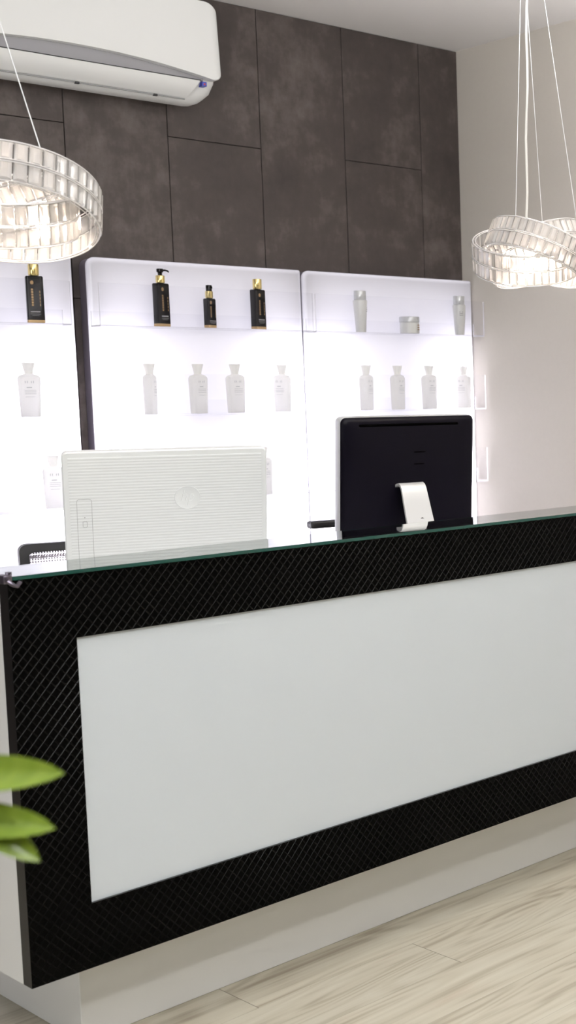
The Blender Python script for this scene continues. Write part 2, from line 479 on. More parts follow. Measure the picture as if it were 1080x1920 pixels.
bm = BM(); box(bm, -.006, LEN + .004, -.004, .170, 1.0978, 1.1058)
for f in bm.faces:
    n = f.normal if f.normal.length else f.calc_center_median()
bm.normal_update()
for f in bm.faces: f.material_index = 0 if abs(f.normal.z) > .5 else 1
gl = obj('glass_top', bm, [M['glass'], M['glass_edge']], desk, smooth=False); gl['label'] = 'clear glass counter top with green edge'
bm = BM()
box(bm, -.012, .006, -.009, .030, 1.092, 1.110, bev=.003)
tube(bm, [(-.004, -.008, 1.098), (.004, -.013, 1.090), (.012, -.012, 1.086), (.020, -.009, 1.094)], .0045, 8)
tube(bm, [(.004, .004, 1.108), (.004, .004, 1.115)], .006, 10)
cl = obj('corner_clip', bm, M['plug'], desk); cl['label'] = 'dark metal clip holding the glass corner'

# ------------------------------------------------------------------ light panels with acrylic shelves
def panel_outline(w, h, rl, rr, cz, n=6):
    pts = []
    for sx, sy, a0 in ((1, 1, 0), (-1, 1, PI/2), (-1, -1, PI), (1, -1, 3*PI/2)):
        r = rr if sx > 0 else rl
        for k in range(n + 1):
            a = a0 + PI/2*k/n; pts.append((sx*(w/2 - r) + r*math.cos(a), cz + sy*(h/2 - r) + r*math.sin(a)))
    return pts
def light_panel(x0, x1, label, short=0.0):
    w = x1 - x0; cx = (x0 + x1)/2; z0, z1 = .30, 1.941; yf = 4.87
    t = thing('light_panel', label, 'display panel', (cx, YB, 0), 0, 'backlit wall display panels')
    t['group'] = 'backlit wall display panels'
    hy = yf - YB                                        # local y of the front, negative
    # opal front sheet with rolled edge
    bm = BM(); rings = []
    zc, hgt = (z0 + z1)/2, z1 - z0
    for k in range(7):
        a = PI/2*k/6; r = .018
        y = hy + r*(1 - math.sin(a)); inset = r*(1 - math.cos(a))
        rings.append([(p[0], y, p[1]) for p in panel_outline(w - .002 - 2*inset, hgt - 2*inset, .032 - inset, max(.008 - inset, .002), zc)])
    R = [[bm.verts.new(p) for p in r] for r in rings]; n = len(R[0])
    for A, B in zip(R, R[1:]):
        for i in range(n): bm.faces.new((A[i], A[(i+1) % n], B[(i+1) % n], B[i]))
    bm.faces.new(R[-1])
    obj('diffuser', bm, M['diffuser'], t, ang=60)
    # tray
    bm = BM(); yb_ = -.002; ye = hy + .018
    outer = panel_outline(w - .006, hgt - .006, .03, .006, zc); inner = panel_outline(w - .014, hgt - .014, .026, .004, zc)
    A = [bm.verts.new((p[0], yb_, p[1])) for p in outer]; B = [bm.verts.new((p[0], ye, p[1])) for p in outer]
    C_ = [bm.verts.new((p[0], ye, p[1])) for p in inner]; D_ = [bm.verts.new((p[0], yb_ - .004, p[1])) for p in inner]
    n = len(outer)
    for i in range(n):
        j = (i + 1) % n
        for P, Q, mi in ((A, B, 0), (B, C_, 0), (C_, D_, 1)):
            f = bm.faces.new((P[i], P[j], Q[j], Q[i])); f.material_index = mi
    f = bm.faces.new(A); f.material_index = 0
    f = bm.faces.new(D_); f.material_index = 1
    obj('housing', bm, [M['housing'], M['liner']], t)
    # shelves
    for zs in (1.703, 1.391, 1.078):
        th = .005; dep = .083; lip = .143
        pts = [(hy - .001, zs + .05), (hy - .001, zs - th), (hy - dep + .004, zs - th), (hy - dep, zs - th + .004), (hy - dep, zs + lip),
               (hy - dep + th, zs + lip), (hy - dep + th, zs), (hy - .001 - th, zs), (hy - .001 - th, zs + .05)]
        bm = BM(); prism(bm, pts, 'x', -w/2 + .004, w/2 - .004 - short)
        bm.normal_update()
        for f in bm.faces:
            c = f.calc_center_median()
            cut = abs(f.normal.x) > .5 or (f.normal.z > .5 and c.z > zs + .02)
            f.material_index = 1 if cut else 0
        obj('acrylic_shelf', bm, [M['acrylic'], M['acrylic_edge']], t, smooth=False)
    # led tubes behind the opal sheet
    for s in (-1, 1):
        L = bpy.data.lights.new('led_tube', 'AREA'); L.shape = 'RECTANGLE'; L.size = .05; L.size_y = 1.16
        L.energy = LED_TUBE; L.color = (.95, .93, 1.0)
        o = bpy.data.objects.new('led_tube', L); COL.objects.link(o); o.parent = t
        o.location = (s*(w/2 - .062), -.010, 1.02); o.rotation_euler = (-PI/2, 0, 0)
    L = bpy.data.lights.new('led_sheet', 'AREA'); L.shape = 'RECTANGLE'; L.size = w - .06; L.size_y = 1.6
    L.energy = LED_SHEET; L.color = (.95, .93, 1.0)
    o = bpy.data.objects.new('led_sheet', L); COL.objects.link(o); o.parent = t
    o.location = (0, -.008, 1.12); o.rotation_euler = (-PI/2, 0, 0)
    return t
LED_TUBE, LED_SHEET = 22.0, 4.1
light_panel(.990, 1.787, 'backlit white display panel at the left, partly under the left ring lamp', .04)
light_panel(1.832, 2.630, 'backlit white display panel in the middle with three black bottles on its top shelf')
light_panel(2.634, 3.424, 'backlit white display panel at the right, beside the grey side wall')

# ------------------------------------------------------------------ bottles
def sup(w, d_, n=20, e=3.0, cx=0, cy=0):
    """superellipse outline"""
    out = []
    for i in range(n):
        a = 2*PI*i/n; c, s = math.cos(a), math.sin(a)
        out.append((cx + w/2*math.copysign(abs(c)**(2/e), c), cy + d_/2*math.copysign(abs(s)**(2/e), s)))
    return out
def stack(bm, levels, n=28):
    """levels: (w, d, z, exponent)"""
    return loft(bm, [[(p[0], p[1], z) for p in sup(w, d_, n, e)] for w, d_, z, e in levels])

def label_strip(bm, x0, x1, y, z0, z1):
    box(bm, x0, x1, y - .0004, y + .0006, z0, z1)

def black_bottle(w, d_, h, top):
    t = thing('shampoo_bottle', 'x', 'bottle', (0, 0, 0), 0, 'black and gold hair product bottles on the top shelves')
    bm = BM(); e = 7
    stack(bm, [(w - .004, d_ - .004, .008, e), (w, d_, .010, e), (w, d_, h - .003, e), (w - .004, d_ - .004, h, e), (.020, .020, h + .001, 2), (.018, .018, h + .006, 2)])
    obj('bottle_body', bm, M['bottle_black'], t)
    bm = BM(); stack(bm, [(w - .003, d_ - .003, 0, e), (w, d_, .002, e), (w, d_, .010, e)]); obj('base_band', bm, M['amber_base'], t)
    # print on the front face
    y = -d_/2
    bm = BM()
    bm2 = [(p[0], p[1]) for p in rrect(.0095, .013, .0045, 4, -.008, h*.86)]
    prism(bm, bm2, 'y', y - .0006, y + .0004); obj('emblem', bm, M['gold_print'], t)
    bm = BM()
    for k in range(7):
        label_strip(bm, -.0115, -.0055, y, h*(.36 + .055*k), h*(.36 + .055*k) + h*.043)
    for k in range(5):
        label_strip(bm, .0125, .0150, y, h*(.36 + .07*k), h*(.36 + .07*k) + h*.05)
    obj('gold_lettering', bm, M['gold_print'], t)
    bm = BM()
    label_strip(bm, -.016, .013, y, h*.225, h*.255)
    label_strip(bm, -.016, .014, y, h*.185, h*.195)
    label_strip(bm, -.012, .010, y, h*.155, h*.163)
    obj('lettering', bm, M['grey_print'], t)
    if top == 'cap':
        bm = BM(); lathe(bm, [(.0150, h + .002), (.0162, h + .004), (.0162, h + .038), (.0152, h + .040)], 28); obj('cap', bm, M['gold'], t)
    elif top == 'pump':
        bm = BM(); lathe(bm, [(.0145, h + .002), (.0152, h + .004), (.0152, h + .026), (.014, h + .028)], 28); obj('collar', bm, M['gold'], t)
        bm = BM(); lathe(bm, [(.007, h + .027), (.0075, h + .038), (.0115, h + .041), (.0115, h + .050), (.010, h + .052)], 20)
        tube(bm, [(.008, 0, h + .047), (.022, -.002, h + .048), (.033, -.003, h + .046), (.036, -.003, h + .042)], [.0038, .0034, .0028, .0024], 10)
        obj('pump_head', bm, M['bottle_black'], t)
    else:
        bm = BM(); lathe(bm, [(.0128, h + .002), (.0135, h + .004), (.0135, h + .026), (.0125, h + .027)], 28); obj('collar', bm, M['gold'], t)
        bm = BM(); lathe(bm, [(.0105, h + .026), (.0108, h + .046), (.0100, h + .049)], 24); box(bm, -.004, .004, -.0135, -.008, h + .036, h + .044, bev=.001); obj('spray_head', bm, M['bottle_black'], t)
    return t

ZS = (1.7035, 1.3915, 1.0785); YS = 4.826
b = black_bottle(.052, .034, .155, 'cap'); b.location = (1.645, YS, ZS[0]); b.rotation_euler = (0, 0, math.radians(-14))
b['label'] = 'black bottle with gold cap alone on the left panel, just below the ring lamp'
b = black_bottle(.050, .034, .153, 'pump'); b.location = (2.063, YS, ZS[0]); b.rotation_euler = (0, 0, math.radians(20))
b['label'] = 'tall black bottle with gold collar and black pump spout, left on the middle panel'
b = black_bottle(.038, .028, .107, 'spray'); b.location = (2.238, YS, ZS[0]); b.rotation_euler = (0, 0, math.radians(22))
b['label'] = 'small black spray bottle with gold collar between the pump bottle and gold capped bottle'
b = black_bottle(.050, .034, .148, 'cap'); b.location = (2.424, YS, ZS[0]); b.rotation_euler = (0, 0, math.radians(20))
b['label'] = 'black bottle with gold cap at the right end of the middle panel top shelf'

def silver_bottle():
    t = thing('conditioner_bottle', 'x', 'bottle', (0, 0, 0), 0, 'silver tapered hair product bottles')
    bm = BM(); lathe(bm, [(.0185, 0), (.0195, .002), (.0275, .122), (.0262, .127), (.022, .129)], 32); obj('bottle_body', bm, M['bottle_silver'], t)
    bm = BM(); lathe(bm, [(.0225, .128), (.0232, .130), (.0232, .163), (.0218, .165)], 32); obj('cap', bm, M['cap_silver'], t)
    bm = BM()
    for k in range(3): prism(bm, [(.0225*math.cos(a) + .0003*math.cos(a), .0225*math.sin(a)) for a in ()] or [(-.008, -.0255), (.008, -.0255), (.008, -.0225), (-.008, -.0225)], 'z', .082 + .007*k, .0845 + .007*k)
    obj('lettering', bm, M['grey_print'], t)
    return t
s1 = silver_bottle(); s1.location = (2.853, YS, ZS[0]); s1.rotation_euler = (0, 0, math.radians(50))
s1['label'] = 'silver tapered bottle at the left of the right panel top shelf'
dup(s1, (3.322, YS, ZS[0]), math.radians(-15), 'silver tapered bottle at the right end of the top shelf, next to the wall')
jar = thing('cream_jar', 'low round silver jar with grey lid between the two silver bottles', 'jar', (3.077, YS, ZS[0]), .3)
bm = BM(); lathe(bm, [(.037, 0), (.0395, .003), (.0395, .043), (.037, .046), (.036, .048)], 40); obj('jar_body', bm, M['bottle_silver'], jar)
bm = BM(); lathe(bm, [(.0385, .046), (.0405, .048), (.0405, .066), (.039, .069)], 40); obj('lid', bm, M['cap_silver'], jar)
bm = BM()
for k in range(3):
    for q in range(6):
        a0 = -PI/2 + .06 + .1*q; 
        prism(bm, [(.0398*math.cos(a0), .0398*math.sin(a0)), (.0398*math.cos(a0 + .08), .0398*math.sin(a0 + .08)), (.0385*math.cos(a0 + .08), .0385*math.sin(a0 + .08)), (.0385*math.cos(a0), .0385*math.sin(a0))], 'z', .014 + .009*k, .019 + .009*k)
obj('lettering', bm, M['gold_print'], jar)

def white_bottle():
    t = thing('white_shampoo_bottle', 'x', 'bottle', (0, 0, 0), 0, 'white bottles with flared caps on the lower shelves')
    W_, D_ = .068, .038
    bm = BM()
    stack(bm, [(W_ - .012, D_ - .004, 0, 4), (W_ - .009, D_ - .002, .003, 4), (W_ - .006, D_ - .001, .05, 4), (W_, D_, .125, 4), (W_ - .003, D_ - .001, .132, 3.6), (W_ - .014, D_ - .004, .138, 3),
               (.034, .028, .141, 2.2), (.026, .026, .143, 2)], 32)
    obj('bottle_body', bm, M['bottle_white'], t)
    bm = BM(); lathe(bm, [(.0125, .142), (.0130, .150), (.0150, .160), (.0195, .178), (.0190, .180)], 28); obj('cap', bm, M['cap_white'], t)
    bm = BM(); y = -D_/2 + .0005
    for k, x in enumerate((-.014, -.008, -.002, .004, .010)): label_strip(bm, x, x + .0022, y, .112, .120)
    label_strip(bm, -.010, .006, y, .096, .099)
    for k in range(3): label_strip(bm, -.016, .018, y, .076 + .006*k, .0775 + .006*k)
    label_strip(bm, -.014, .014, y, .066, .067)
    obj('lettering', bm, M['white_print'], t)
    return t
wb0 = white_bottle(); first = [True]
def place_white(x, z, rz, label, y=YS, sc=None):
    if first[0]:
        first[0] = False; wb0.location = (x, y, z); wb0.rotation_euler = (0, 0, math.radians(rz)); wb0['label'] = label; return
    dup(wb0, (x, y, z), math.radians(rz), label, sc)
place_white(1.612, ZS[1], -14, 'white bottle on the left panel, straight below the gold capped black bottle')
place_white(2.008, ZS[1], 52, 'white bottle turned edge-on, first from the left on the middle panel second shelf')
place_white(2.182, ZS[1], 18, 'white bottle second from the left on the middle panel second shelf, under the spray bottle')
place_white(2.322, ZS[1], 8, 'white bottle third from the left on the middle panel second shelf')
place_white(2.508, ZS[1], -62, 'white bottle at the right end of the middle panel second shelf')
place_white(2.868, ZS[1], 30, 'white bottle first from the left on the right panel, under the left silver bottle')
place_white(3.012, ZS[1], 22, 'white bottle second from the left on the right panel, above the black monitor')
place_white(3.163, ZS[1], 8, 'white bottle third from the left on the right panel, below the round jar')
place_white(3.335, ZS[1], -70, 'white bottle at the right end of the right panel, nearest the side wall')
place_white(1.672, ZS[2], -10, 'white bottle on the lowest shelf, just left of the white monitor')
place_white(2.418, ZS[2], 6, 'white bottle on the lowest shelf, half hidden behind the right edge of the white monitor')

# ------------------------------------------------------------------ air conditioner
ac = thing('air_conditioner', 'white split air conditioner high on the dark wall', 'air conditioner', (1.770, YB, 2.495), 0)
AW = 1.0
def ac_prof(ins=0.0):
    # (y, z) outline of the body from the wall over the top and down the front
    return [(0, .03), (-.10, 0.0), (-.135, .012), (-.165, .040), (-.190, .075), (-.200, .11), (-.200, .345), (-.175, .355), (0, .355)]
bm = BM(); rings = []
def endrow(e, x):
    k = 1 - math.sqrt(max(0, 1 - (1 - min(1, e/.085))**2)); zmin = .085*k; ys = 1 - .10*k
    return [(x, y*ys if y < 0 else y, max(z, zmin + .02*z) if z < .2 else z - .010*k) for y, z in ac_prof()]
es = [.0005, .004, .012, .024, .042, .062, .085]
for e in es: rings.append(endrow(e, -AW/2 + .004 + e))
for e in es[::-1]: rings.append(endrow(e, AW/2 - .004 - e))
loft(bm, rings); obj('body', bm, M['ac_white'], ac, ang=50)
# front panel: tall plate, rounded corners, lower edge bowed
bm = BM()
out = []
x0, x1, zt, zbm, r = -AW/2, AW/2, .358, .098, .035
for kx, kz, a0 in ((x1 - r, zt - r, 0), (x0 + r, zt - r, PI/2)):
    for q in range(8):
        a = a0 + PI/2*q/7; out.append((kx + r*math.cos(a), kz + r*math.sin(a)))
n = 60
for q in range(n + 1):
    u = .5 - .5*math.cos(PI*q/n); x = x0 + (x1 - x0)*u
    e = min(u, 1 - u)*AW
    zb = .124 - .044*((u - .5)/.48)**2
    rr = .030
    if e < rr: zb += rr - math.sqrt(max(0, rr*rr - (rr - e)**2)); x += 0
    out.append((x, zb))
def bow(z): return -.228 + .045*max(0.0, (z - .20)/.16)**2.2*.6 - .004*math.sin(PI*min(1, max(0, z/.36)))
def plate(scale, y_off):
    zc = .23
    return [(p[0]*scale if abs(p[0]) > .3 else p[0], bow(p[1]) + y_off, zc + (p[1] - zc)*(scale if scale < 1 else 1)) for p in out]
loft(bm, [plate(1, .030), plate(1, .004), plate(.992, 0)])
obj('front_panel', bm, M['ac_white'], ac, ang=50)
# recess under the panel, its shade painted in as grey
bm = BM(); prism(bm, [(-.196, .075), (-.203, .080), (-.207, .135), (-.19, .135)], 'x', -AW/2 + .05, AW/2 - .055); obj('recess', bm, M['ac_recess_shade'], ac)
bm = BM(); box(bm, -AW/2 + .05, AW/2 - .064, -.2072, -.20, .0775, .0805); obj('flap_gap', bm, M['black_plastic'], ac)
# flap
bm = BM(); sec = []
P0 = [(-.206, .078), (-.199, .062), (-.187, .046), (-.170, .032), (-.152, .020)]
sec = P0 + [(y + .004, z - .0035 + .006) for y, z in P0[::-1]]
prism(bm, sec, 'x', -AW/2 + .05, AW/2 - .064)
for v in bm.verts:
    if v.co.x > 0: v.co.x -= (.080 - v.co.z)*.55
obj('flap', bm, M['ac_white'], ac, ang=40)
bm = BM(); box(bm, -AW/2 + .05, AW/2 - .100, -.1515, -.146, .0150, .0180); obj('flap_seam', bm, M['mon_line'], ac)
for x in (-.23, .03, .29):
    bm = BM(); box(bm, x, x + .014, -.153, -.143, .012, .019, bev=.001); obj('flap_clip', bm, M['black_plastic'], ac)
bm = BM(); box(bm, AW/2 - .060, AW/2 - .044, -.2070, -.17, .060, .075); obj('sticker', bm, M['sticker_blue'], ac)
bm = BM(); box(bm, AW/2 - .055, AW/2 - .049, -.2076, -.20, .064, .070); obj('sticker_mark', bm, M['sticker_red'], ac)

# ------------------------------------------------------------------ monitors
def tilt_local(root, name):
    o = bpy.data.objects.new(name, None); COL.objects.link(o); o.parent = root; return o
# white all-in-one.  local: x width, y towards the user (+) , back face at y=0 looking -y
WR = math.radians(-17.9)
wm = thing('white_desktop_computer', 'white all-in-one computer seen from behind with fine ribbed back', 'computer', (1.502, 3.53, .83), WR)
TL = math.radians(11)
wz_top = .492; hh_ = .372; ww = .492
def wtilt(o):                    # parts modelled upright around the display centre, then leaned
    o.location = (0, 0, wz_top - hh_*math.cos(TL)/2); o.rotation_euler = (TL, 0, 0)
bm = BM()
# ribbed back inside a rounded outline
NR = 44
outline = rrect(ww, hh_, .014, 6)
rings = [[(p[0], .030, p[1]) for p in rrect(ww - .004, hh_ - .004, .013, 6)], [(p[0], .024, p[1]) for p in outline], [(p[0], .004, p[1]) for p in outline], [(p[0], .0008, p[1]) for p in rrect(ww - .006, hh_ - .006, .012, 6)]]
loft(bm, rings)
body = obj('display', bm, M['mon_white'], wm, ang=40); wtilt(body)
bm = BM(); hz = hh_ - .03; st = hz/NR; V = []
for k in range(NR):
    z = -hz/2 + st*k
    V += [(.0001, z), (-.0004, z + st*.22), (-.0006, z + st*.5), (-.0004, z + st*.78)]
V.append((.0001, hz/2))
prism(bm, V + [(.003, hz/2), (.003, -hz/2)], 'x', -ww/2 + .014, ww/2 - .014)
o = obj('ribbed_back', bm, M['mon_white'], wm, ang=70); wtilt(o)
# drive bay door outline near the left
bm = BM(); dx = -ww/2 + .047
ring_o = rrect(.035, .240, .007, 5, dx, -.058); ring_i = rrect(.0335, .2385, .0063, 5, dx, -.058)
def ringplate(bm, A, B, y0, y1):
    n = len(A); va = [bm.verts.new((p[0], y0, p[1])) for p in A]; vb = [bm.verts.new((p[0], y0, p[1])) for p in B]
    wa = [bm.verts.new((p[0], y1, p[1])) for p in A]; wb_ = [bm.verts.new((p[0], y1, p[1])) for p in B]
    for i in range(n):
        j = (i + 1) % n
        bm.faces.new((va[i], va[j], vb[j], vb[i])); bm.faces.new((va[i], wa[i], wa[j], va[j])); bm.faces.new((vb[i], vb[j], wb_[j], wb_[i])); bm.faces.new((wa[i], wb_[i], wb_[j], wa[j]))
ringplate(bm, ring_o, ring_i, -.0009, .001)
o = obj('drive_bay_outline', bm, M['mon_line'], wm); wtilt(o)
bm = BM(); ringplate(bm, rrect(.010, .016, .002, 3, dx, -.005), rrect(.0086, .0146, .0014, 3, dx, -.005), -.0011, .001)
o = obj('eject_button', bm, M['mon_line'], wm); wtilt(o)
bm = BM(); box(bm, dx - .001, dx + .001, -.0022, 0, .012, .014); o = obj('indicator_hole', bm, M['mon_line'], wm); wtilt(o)
bm = BM(); box(bm, .048, .055, -.0026, 0, -.118, -.1135, bev=.0005); o = obj('lock_slot', bm, M['slot'], wm); wtilt(o)
# round raised emblem with two slanted letters
bm = BM(); lathe(bm, [(.0318, -.0006), (.0318, .0004), (.0312, .0007), (.0305, .0004), (0.0001, .0004)], 48)
bmesh.ops.rotate(bm, verts=bm.verts, matrix=Matrix.Rotation(PI/2, 3, 'X')); bmesh.ops.translate(bm, verts=bm.verts, vec=(.046, -.0004, .055))
o = obj('round_emblem', bm, M['mon_white'], wm); wtilt(o)
bm = BM()
def stroke(pts, r=.0011):
    tube(bm, [(.046 + x*.001 + z*.00026, -.0003, .055 + z*.001) for x, z in pts], r, 6)
stroke([(-13, -9), (-13, 22)]); stroke([(-13, 7), (-9, 9), (-4, 9), (-3, 5), (-3, -9)])
stroke([(5, -22), (5, 9)]); stroke([(5, 8), (12, 9), (14, 5), (14, -4), (11, -9), (5, -9)])
o = obj('emblem_letters', bm, M['mon_white'], wm); wtilt(o)
bm = BM(); box(bm, -ww/2 + .012, ww/2 - .012, .0295, .0315, -hh_/2 + .03, hh_/2 - .012); o = obj('screen', bm, M['screen'], wm); wtilt(o)
bm = BM(); prism(bm, [(-.01, .0), (.10, 0), (.10, .006), (.012, .010), (.03, .30), (.012, .30), (-.01, .02)], 'x', -.09, .09); bmesh.ops.translate(bm, verts=bm.verts, vec=(0, .03, 0))
obj('stand', bm, M['mon_white'], wm)

# black monitor with silver rim and arm
bmn = thing('black_desktop_computer', 'black backed all-in-one computer with silver rim on curved silver arm', 'computer', (2.322, 3.672, .83), math.radians(-3))
TB = math.radians(4.5); bw, bh, bz = .468, .392, .562
def btilt(o): o.location = (0, 0, bz - bh*math.cos(TB)/2); o.rotation_euler = (TB, 0, 0)
bm = BM(); loft(bm, [[(p[0], y, p[1]) for p in rrect(bw - i, bh - i, .018 - i/2, 6)] for y, i in ((.036, .006), (.034, .001), (.032, 0), (.006, 0), (.003, .003))])
o = obj('silver_rim', bm, M['silver'], bmn, ang=40); btilt(o)
bm = BM(); loft(bm, [[(p[0], y, p[1]) for p in rrect(bw - i, bh - i, .018, 6)] for y, i in ((.006, .003), (.0, .006), (-.006, .014), (-.010, .034), (-.012, .09))])
o = obj('back_shell', bm, M['mon_black'], bmn, ang=40); btilt(o)
bm = BM(); box(bm, -.178, .168, -.0128, 0, bh/2 - .031, bh/2 - .022, bev=.003)
o = obj('vent_slot', bm, M['slot'], bmn); btilt(o)
bm = BM(); prism(bm, rrect(.040, .004, .0015, 3, .030, .082), 'y', -.0126, -.011); o = obj('faint_mark', bm, M['slot'], bmn); btilt(o)
bm = BM(); prism(bm, rrect(.036, .004, .0015, 3, .028, .044), 'y', -.0126, -.011); o = obj('faint_mark', bm, M['slot'], bmn); btilt(o)
bm = BM(); box(bm, -bw/2 + .01, bw/2 - .01, .0355, .0375, -bh/2 + .05, bh/2 - .01); o = obj('screen', bm, M['screen'], bmn); btilt(o)
# curved arm: strip bent from the back of the display down to the worktop
bm = BM(); cen = [(-.000, .338), (-.016, .346), (-.030, .349), (-.040, .344), (-.047, .334), (-.058, .30), (-.080, .235), (-.104, .165), (-.130, .09), (-.155, .02), (-.158, .006), (-.148, .003), (-.05, .003), (.03, .003)]
prof = []
for i, (y, z) in enumerate(cen):
    a = cen[max(i - 1, 0)]; c = cen[min(i + 1, len(cen) - 1)]
    ty, tz = c[0] - a[0], c[1] - a[1]; l = math.hypot(ty, tz); prof.append((y, z, -tz/l, ty/l))
rings = []
for y, z, ny, nz in prof:
    hw = .043 + .012*max(0, (.335 - z)/.335); t_ = .0035
    rings.append([(-hw, y + ny*t_, z + nz*t_), (hw, y + ny*t_, z + nz*t_), (hw, y - ny*t_, z - nz*t_), (-hw, y - ny*t_, z - nz*t_)])
loft(bm, rings); bmesh.ops.translate(bm, verts=bm.verts, vec=(-.012, 0, 0))
obj('arm', bm, M['silver'], bmn, ang=40)
bm = BM(); lathe(bm, [(.010, 0), (.010, .003)], 20); bmesh.ops.rotate(bm, verts=bm.verts, matrix=Matrix.Rotation(PI/2 + .33, 3, 'X')); bmesh.ops.translate(bm, verts=bm.verts, vec=(-.004, -.0760, .2355))
obj('cable_hole', bm, M['slot'], bmn)

# ------------------------------------------------------------------ office chairs
def mesh_fabric():
    m, nt, out = mat('black_chair_mesh')
    tc = nt.nodes.new('ShaderNodeTexCoord'); mp = nt.nodes.new('ShaderNodeMapping'); mp.inputs['Scale'].default_value = (190, 190, 190)
    mp.inputs['Rotation'].default_value = (0, PI/4, 0)
    nt.links.new(tc.outputs['Object'], mp.inputs[0])
    v = nt.nodes.new('ShaderNodeTexChecker'); v.inputs['Scale'].default_value = 1
    nt.links.new(mp.outputs[0], v.inputs['Vector'])
    t = nt.nodes.new('ShaderNodeBsdfTransparent'); d = nt.nodes.new('ShaderNodeBsdfDiffuse'); d.inputs['Color'].default_value = (.25, .23, .26, 1)
    a = nt.nodes.new('ShaderNodeMixShader')
    nt.links.new(v.outputs['Fac'], a.inputs[0]); nt.links.new(t.outputs[0], a.inputs[1]); nt.links.new(d.outputs[0], a.inputs[2])
    nt.links.new(a.outputs[0], out.inputs['Surface'])
    return m
M['chair_mesh'] = mesh_fabric()
M['chair_seat'] = pbr('black_seat_fabric', (22, 21, 23), .9, bump=(300, .4))
def office_chair(label, loc, rz, top, W=.46, over=0.0):
    """backrest faces -y (seen from the front of the desk the user faces -y, so the back is at +y)"""
    t = thing('office_chair', label, 'chair', loc, rz, 'office chairs behind the desk')
    xl = W/2 + over
    bm = BM(); stack(bm, [(.44, .42, .43, 4), (.48, .46, .445, 4), (.48, .46, .475, 4), (.43, .41, .495, 4)], 32); obj('seat', bm, M['chair_seat'], t)
    # back frame: rounded rectangle tube, slightly leaning
    def back(x, z): return (x, .20 + .10*(z - .5)/(top - .5), z)
    o_ = rrect(W, top - .56, .024, 6, 0, (top + .56)/2); i_ = rrect(W - .052, top - .612, .012, 6, 0, (top + .56)/2)
    bm = BM(); n = len(o_)
    A = [bm.verts.new(back(*p)) for p in o_]; B = [bm.verts.new(back(*p)) for p in i_]
    C_ = [bm.verts.new(Vector(back(*p)) + Vector((0, .028, 0))) for p in o_]; D_ = [bm.verts.new(Vector(back(*p)) + Vector((0, .028, 0))) for p in i_]
    for i in range(n):
        j = (i + 1) % n
        for P, Q in ((A, B), (B, D_), (D_, C_), (C_, A)): bm.faces.new((P[i], P[j], Q[j], Q[i]))
    obj('backrest_frame', bm, M['black_plastic'], t)
    bm = BM(); bm.faces.new([bm.verts.new(Vector(back(*p)) + Vector((0, .012, 0))) for p in rrect(W - .048, top - .607, .012, 6, 0, (top + .56)/2)])
    bm.faces.ensure_lookup_table(); r = bmesh.ops.extrude_face_region(bm, geom=bm.faces[:]); bmesh.ops.translate(bm, verts=[v for v in r['geom'] if isinstance(v, bmesh.types.BMVert)], vec=(0, .002, 0))
    obj('backrest_mesh', bm, M['chair_mesh'], t)
    if over:
        bm = BM(); box(bm, -xl, xl, .285, .330, top - .022, top + .006, bev=.009, seg=3); obj('top_rail', bm, M['black_plastic'], t)
    bm = BM(); tube(bm, [(0, .05, .43), (0, .22, .43), (0, .245, .50), (0, .25, .62)], .022, 10); obj('back_support', bm, M['black_plastic'], t)
    for s in (-1, 1):
        bm = BM(); tube(bm, [(s*.20, .05, .44), (s*.27, .05, .45), (s*.275, .05, .64)], .014, 10); obj('arm_post', bm, M['black_plastic'], t)
        bm = BM(); box(bm, s*.275 - .035, s*.275 + .035, -.14, .14, .64, .668, bev=.012, seg=3); obj('armrest', bm, M['black_plastic'], t)
    bm = BM(); lathe(bm, [(.026, .10), (.026, .30), (.018, .30), (.018, .44)], 20); obj('gas_column', bm, M['black_plastic'], t)
    for k in range(5):
        a = 2*PI*k/5 + .3; c, s = math.cos(a), math.sin(a)
        bm = BM(); tube(bm, [(0, 0, .115), (c*.15, s*.15, .10), (c*.29, s*.29, .075)], [.028, .022, .015], 8); lg = obj('base_leg', bm, M['black_plastic'], t)
        bm = BM(); lathe(bm, [(.024, -.011), (.028, -.008), (.028, .008), (.024, .011)], 18); bmesh.ops.rotate(bm, verts=bm.verts, matrix=Matrix.Rotation(PI/2, 3, 'Y'))
        bmesh.ops.rotate(bm, verts=bm.verts, matrix=Matrix.Rotation(a + PI/2, 3, 'Z')); bmesh.ops.translate(bm, verts=bm.verts, vec=(c*.29, s*.29, .0285)); obj('caster', bm, M['black_plastic'], lg)
        bm = BM(); tube(bm, [(c*.29, s*.29, .08), (c*.29, s*.29, .05)], .008, 8); obj('caster_pin', bm, M['black_plastic'], lg)
    return t
office_chair('black mesh office chair behind the white computer, top of its back showing at left', (1.569, 3.98, 0), math.radians(-8), 1.019)
office_chair('black office chair behind the black computer, only a tip showing at its left', (2.625, 4.03, 0), math.radians(-4), 1.005, .40, .105)

